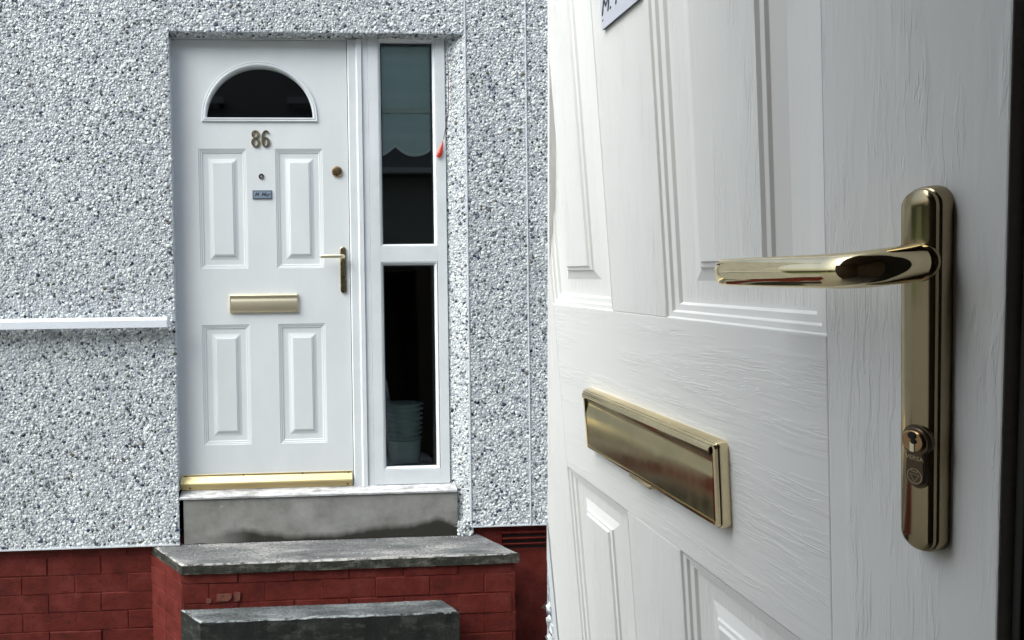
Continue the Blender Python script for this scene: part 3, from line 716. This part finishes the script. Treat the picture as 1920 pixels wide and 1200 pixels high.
# ================================================================== near door (close to the camera)
N_ = Matrix(((0.03923, 0.12332, 0.99159), (0.11467, 0.98524, -0.12707), (-0.99263, 0.11869, 0.02451)))   # columns: along, down, into, in facade frame
Tn = RF.transposed() @ Vector((0, 0, 4.835398)); cp = Vector((-0.13698, -0.04967, -2.74614))
def near_world(s, t, n):
    p = cp + Tn + N_.col[0] * s + N_.col[1] * t + N_.col[2] * n; return Vector((p.x, p.z, ZC - p.y))
S0, T0 = 4.186, .43
o_ = near_world(S0, T0, 0); ax = near_world(S0 + 1, T0, 0) - o_; ay = near_world(S0, T0, 1) - o_; az = near_world(S0, T0 - 1, 0) - o_
NM = Matrix(((ax.x, ay.x, az.x, o_.x), (ax.y, ay.y, az.y, o_.y), (ax.z, ay.z, az.z, o_.z), (0, 0, 0, 1)))
def near_root(name):
    r = bpy.data.objects.new(name, None); C.objects.link(r); r.matrix_world = NM; r.empty_display_size = .1; return r
nd = near_root('open_door'); tag(nd, 'large white wood grained door in the foreground with brass lever handle and letter plate', 'door')
X = lambda s: s - S0
Z = lambda t: T0 - t
# the hinge side is cut along a slanted line
pa, pb = Vector((X(4.0223), 0, Z(-.9899))), Vector((X(3.8003), 0, Z(.0502)))
dl = (pb - pa).normalized(); cutn = Vector((-dl.z, 0, dl.x));
if cutn.x > 0: cutn = -cutn
CUT = (tuple(pa), tuple(cutn))
cols = [(X(3.9588), X(4.1265)), (X(4.2300), X(4.4100))]; rws = [(Z(.26), Z(-.3505)), (Z(-.6005), Z(-1.24))]
door_skin(nd, X(3.8585), X(4.5125), Z(.43), Z(-1.67), cols, rws, G_V, G_H, cut=CUT, k=1.0, bev=.0009, depth=1.15)
# straight lipping along the slanted hinge-side edge
q0, q1 = pa - dl * 1.1, pb + dl * .75; ni = -cutn
if q0.z < q1.z: q0, q1 = q1, q0
zc0, zc1 = max(Z(.43), min(q0.z, q1.z)), min(Z(-1.67), max(q0.z, q1.z))
def edge_x(z): return pa.x + dl.x / dl.z * (z - pa.z)
mb = MB(); mb.loops([[(edge_x(z), -.0002, z), (edge_x(z) + .006, -.0002, z), (edge_x(z) + .006, .0446, z), (edge_x(z), .0446, z)] for z in (zc0, zc1)], cap0=True, cap1=True)
o = mb.build('edge_lipping', G_S, nd)
import bmesh
bm = bmesh.new(); bm.from_mesh(o.data); r_ = bmesh.ops.bisect_plane(bm, geom=bm.verts[:] + bm.edges[:] + bm.faces[:], plane_co=(X(3.8585), 0, 0), plane_no=(-1, 0, 0), clear_outer=True); bm.to_mesh(o.data); bm.free()
letter_plate(nd, X(4.0535), X(4.3095), Z(-.4115), Z(-.4945), .012, BRASS, BRASS_FLAP)
hp = lever_handle(nd, X(4.4780), Z(-.6920), Z(-.4775), .0212, .0098, Z(-.6510), .1045, .046, .0102, BRASS, BRASS_PLATE)
# euro cylinder
cx, cz = X(4.4802), Z(-.5480)
mb = MB(); pts = []
for i in range(17):
    a = math.radians(-55 + 290 * i / 16); pts.append((cx + .0080 * math.cos(a), cz + .0085 * math.sin(a)))
for i in range(9):
    a = math.radians(180 + 180 * i / 8); pts.append((cx + .0052 * math.cos(a), cz - .0225 + .0055 * math.sin(a)))
ls = [[(x, -h_, z) for x, z in [((p[0] - cx) * sc + cx, (p[1] - cz + .008) * sc + cz - .008) for p in pts]] for sc, h_ in ((1.06, .0100), (1.06, .0116), (.97, .0117), (.97, .0128), (.93, .0133))]
cyl = mb.loops(ls).build('lock_cylinder', DARKMET, hp, smooth=True, angle=30)
MB().lathe([(.0064, .0130), (.0064, .0142), (.0058, .0146)], (cx - .0004, 0, cz), 24).build('key_plug', COPPER, cyl, smooth=True, angle=30)
MB().box(cx - .0012, cx + .0010, -.0150, -.0143, cz - .0062, cz - .0005).build('key_slot', BRASS_SATIN, cyl)
mb = MB().lathe([(.0022, .0143), (.0022, .0151)], (cx - .0003, 0, cz + .0033), 10); mb.lathe([(.0015, .0143), (.0015, .0151)], (cx + .0006, 0, cz), 10); mb.build('key_hole', BLACK, cyl)
text_mesh('cylinder_lettering', 'VERSA', .0036, ETCH, cyl, (cx, -.01335, cz - .0105), extrude=.0001)
mb = MB(); stroke(ring_pts(cx, cz - .0215, .0040, .0044, 20), [.0004] * 20, .0132, .01335, mb, True)
stroke([(cx - .0026, cz - .0205), (cx + .0026, cz - .0205), (cx, cz - .0250)], [.0004] * 3, .0132, .01335, mb, True)
stroke([(cx - .0016, cz - .0188), (cx + .0016, cz - .0188), (cx + .0016, cz - .0172), (cx - .0016, cz - .0172)], [.0004] * 4, .0132, .01335, mb, True)
mb.build('etched_emblem', ETCH, cyl)
# name plate on the mullion
a0, a1, b0, b1 = X(4.1520), X(4.2225), Z(-.9025), Z(-.940)
pl = MB().box(a0, a1, -.0030, 0, b0, b1).build('name_plate', GREYPL, nd, bevel=.0004)
MB().box(a0 + .0002, a1 - .0002, -.0034, -.0030, b0 + .0002, b1 - .0002).build('plate_face', PLATE_N, pl)
text_mesh('plate_lettering', 'M. May', .021, INK, pl, ((a0 + a1) / 2 - .004, -.0037, b0 + .0195), shear=.35)
MB().lathe([(.0009, .0034), (.0009, .0037)], (a0 + .0032, 0, b0 + .0085), 10).build('pin', INK, pl)

# frame around the foreground door
nf = near_root('foreground_door_frame'); tag(nf, 'gasket and black stand-in for the unlit opening beside the latch edge of the foreground door', 'door frame')
MB().box(X(4.5145), X(4.5185), .006, .05, Z(.5), Z(-1.7)).build('gasket', RUBBER, nf, bevel=.0008)
MB().box(X(4.5190), X(4.80), .012, .06, Z(.5), Z(-1.7)).build('jamb', BLACK, nf)  # black box standing in for the unlit void past the latch edge
MB().box(X(3.8405), X(3.8568), -.002, .05, Z(.5), Z(-.6)).build('hinge_strip', UPVC, nf, cut=CUT, bevel=.0006)
nw = near_root('pebbledash_reveal'); tag(nw, 'narrow pebbledashed reveal at the hinge foot of the foreground door', 'wall')
MB().box(X(3.70), X(3.8400), -.001, .05, Z(.5), Z(-.6)).build('render_strip', MORTAR, nw, cut=CUT)
def trimf(pu, pv):
    x = X(3.70) + pu; z = Z(.5) + pv
    return ((x + .004 - pa.x) * -cutn.x + (z - pa.z) * -cutn.z) > .0045
pebbles('pebbledash', (X(3.70), -.001, Z(.5)), (1, 0, 0), (0, 0, 1), .140, 1.0, nw, seed=11, pitch=.012, trim=trimf)
# masonry the foreground door stands on
mb = MB().box(X(3.78), X(4.85), -.05, .30, Z(1.6), Z(.432)); o = mb.build('render_base', MORTAR, nf)

# ================================================================== surroundings behind and beside the camera (seen in the brass and glass)
occluder = empty('occluder', (.2, -3.3, 0)); tag(occluder, 'added brown enclosure out of view that shades the foreground door', 'occluder')  # unseen shell added to block daylight from the near door's latch side
BR = Mat('brown_shade_panel', (.10, .07, .05), .8).m
MB().box(-1.35, .62, -3.62, -3.5, 0, 2.3).build('back_wall', BR, occluder)
MB().box(-1.35, .62, -3.5, -2.44, 2.12, 2.22).build('top_panel', BR, occluder)
MB().box(-1.35, -1.20, -3.5, -2.25, 0, 2.12).build('side_wall', BR, occluder)
MB().box(.62, .74, -3.62, -2.35, 0, 2.3).build('side_wall', BR, occluder)
rebase(occluder)
FENCE = Mat('brown_fence_paint', (.13, .085, .05), .8).m
fe = empty('timber_fence', (-12, -3, 0)); tag(fe, 'brown timber fence at the left edge of the lawn', 'fence')
for i in range(60):
    y = -6 + i * .155; MB().box(-12.02, -12.00, y, y + .148, 0, 1.0).build('fence_board', FENCE, fe)
MB().box(-12.0, -11.96, -6, 3.3, .3, .38).build('fence_rail', FENCE, fe)
rebase(fe)

# terrace across the street, mirrored in the glass
LEAF = Mat('dark_foliage', (.02, .035, .018), .9).m; SLATE = Mat('roof_slate', (.13, .14, .15), .7).m; HARL = Mat('pale_harling', (.42, .42, .40), .9).m
th_ = empty('terraced_houses', (0, -11, 0)); tag(th_, 'pale harled terrace with slate roof on the other side of the street', 'houses')
MB().box(-18, 18, -18, -11, 0, 5.4).build('harled_wall', HARL, th_)
MB().extrude_x([(-10.62, 5.38), (-10.5, 5.38), (-10.5, 5.50), (-10.62, 5.50)], -18.2, 18.2).build('gutter', UPVC, th_)
MB().extrude_x([(-10.6, 5.4), (-14.5, 11.4), (-18.4, 5.4)], -18.2, 18.2).build('roof', SLATE, th_)
for i in range(9):
    x = -16 + i * 4
    for z in (1.0, 3.5):
        wn = MB().box(x - .75, x + .75, -11.02, -10.96, z, z + 1.25).build('window', UPVC, th_); MB().box(x - .66, x - .04, -10.955, -10.95, z + .08, z + 1.17).build('pane', BLACK, wn); MB().box(x + .04, x + .66, -10.955, -10.95, z + .08, z + 1.17).build('pane', BLACK, wn)
    dm = MB().box(x - 1.1, x + 1.1, -13.6, -11.9, 6.3, 7.5).build('dormer', HARL, th_); MB().box(x - 1.2, x + 1.2, -13.6, -11.8, 7.5, 7.66).build('fascia', UPVC, dm); MB().box(x - .9, x + .9, -11.89, -11.88, 6.5, 7.35).build('pane', BLACK, dm)
    if i % 2 == 0: MB().box(x + 1.6, x + 2.4, -15, -14, 10, 12.6).build('chimney', HARL, th_)
rebase(th_)
r = random.Random(31)
# clipped hedge at the far side of the lawn, mirrored in the brass
he = empty('garden_hedge', (-20, 8, 0)); tag(he, 'green clipped hedge at the far side of the lawn', 'hedge'); mb = MB()
GREENL = Mat('hedge_leaf', (.06, .10, .03), .8).m
for q in range(9000):
    u = r.random(); c = Vector((-6 + 12 * u * 1.4 - 6, 12 * u * .9, 0)) + Vector((r.gauss(0, .35), r.gauss(0, .35), r.uniform(.05, 1.6))); s_ = r.uniform(.08, .2)
    d1 = Vector((r.gauss(0, 1), r.gauss(0, 1), r.gauss(0, 1))).normalized() * s_; d2 = Vector((r.gauss(0, 1), r.gauss(0, 1), r.gauss(0, 1))).normalized() * s_
    mb.add([c - d1, c + d2, c + d1, c - d2], [(0, 1, 2, 3)])
o = mb.build('foliage', GREENL, he); o['kind'] = 'stuff'
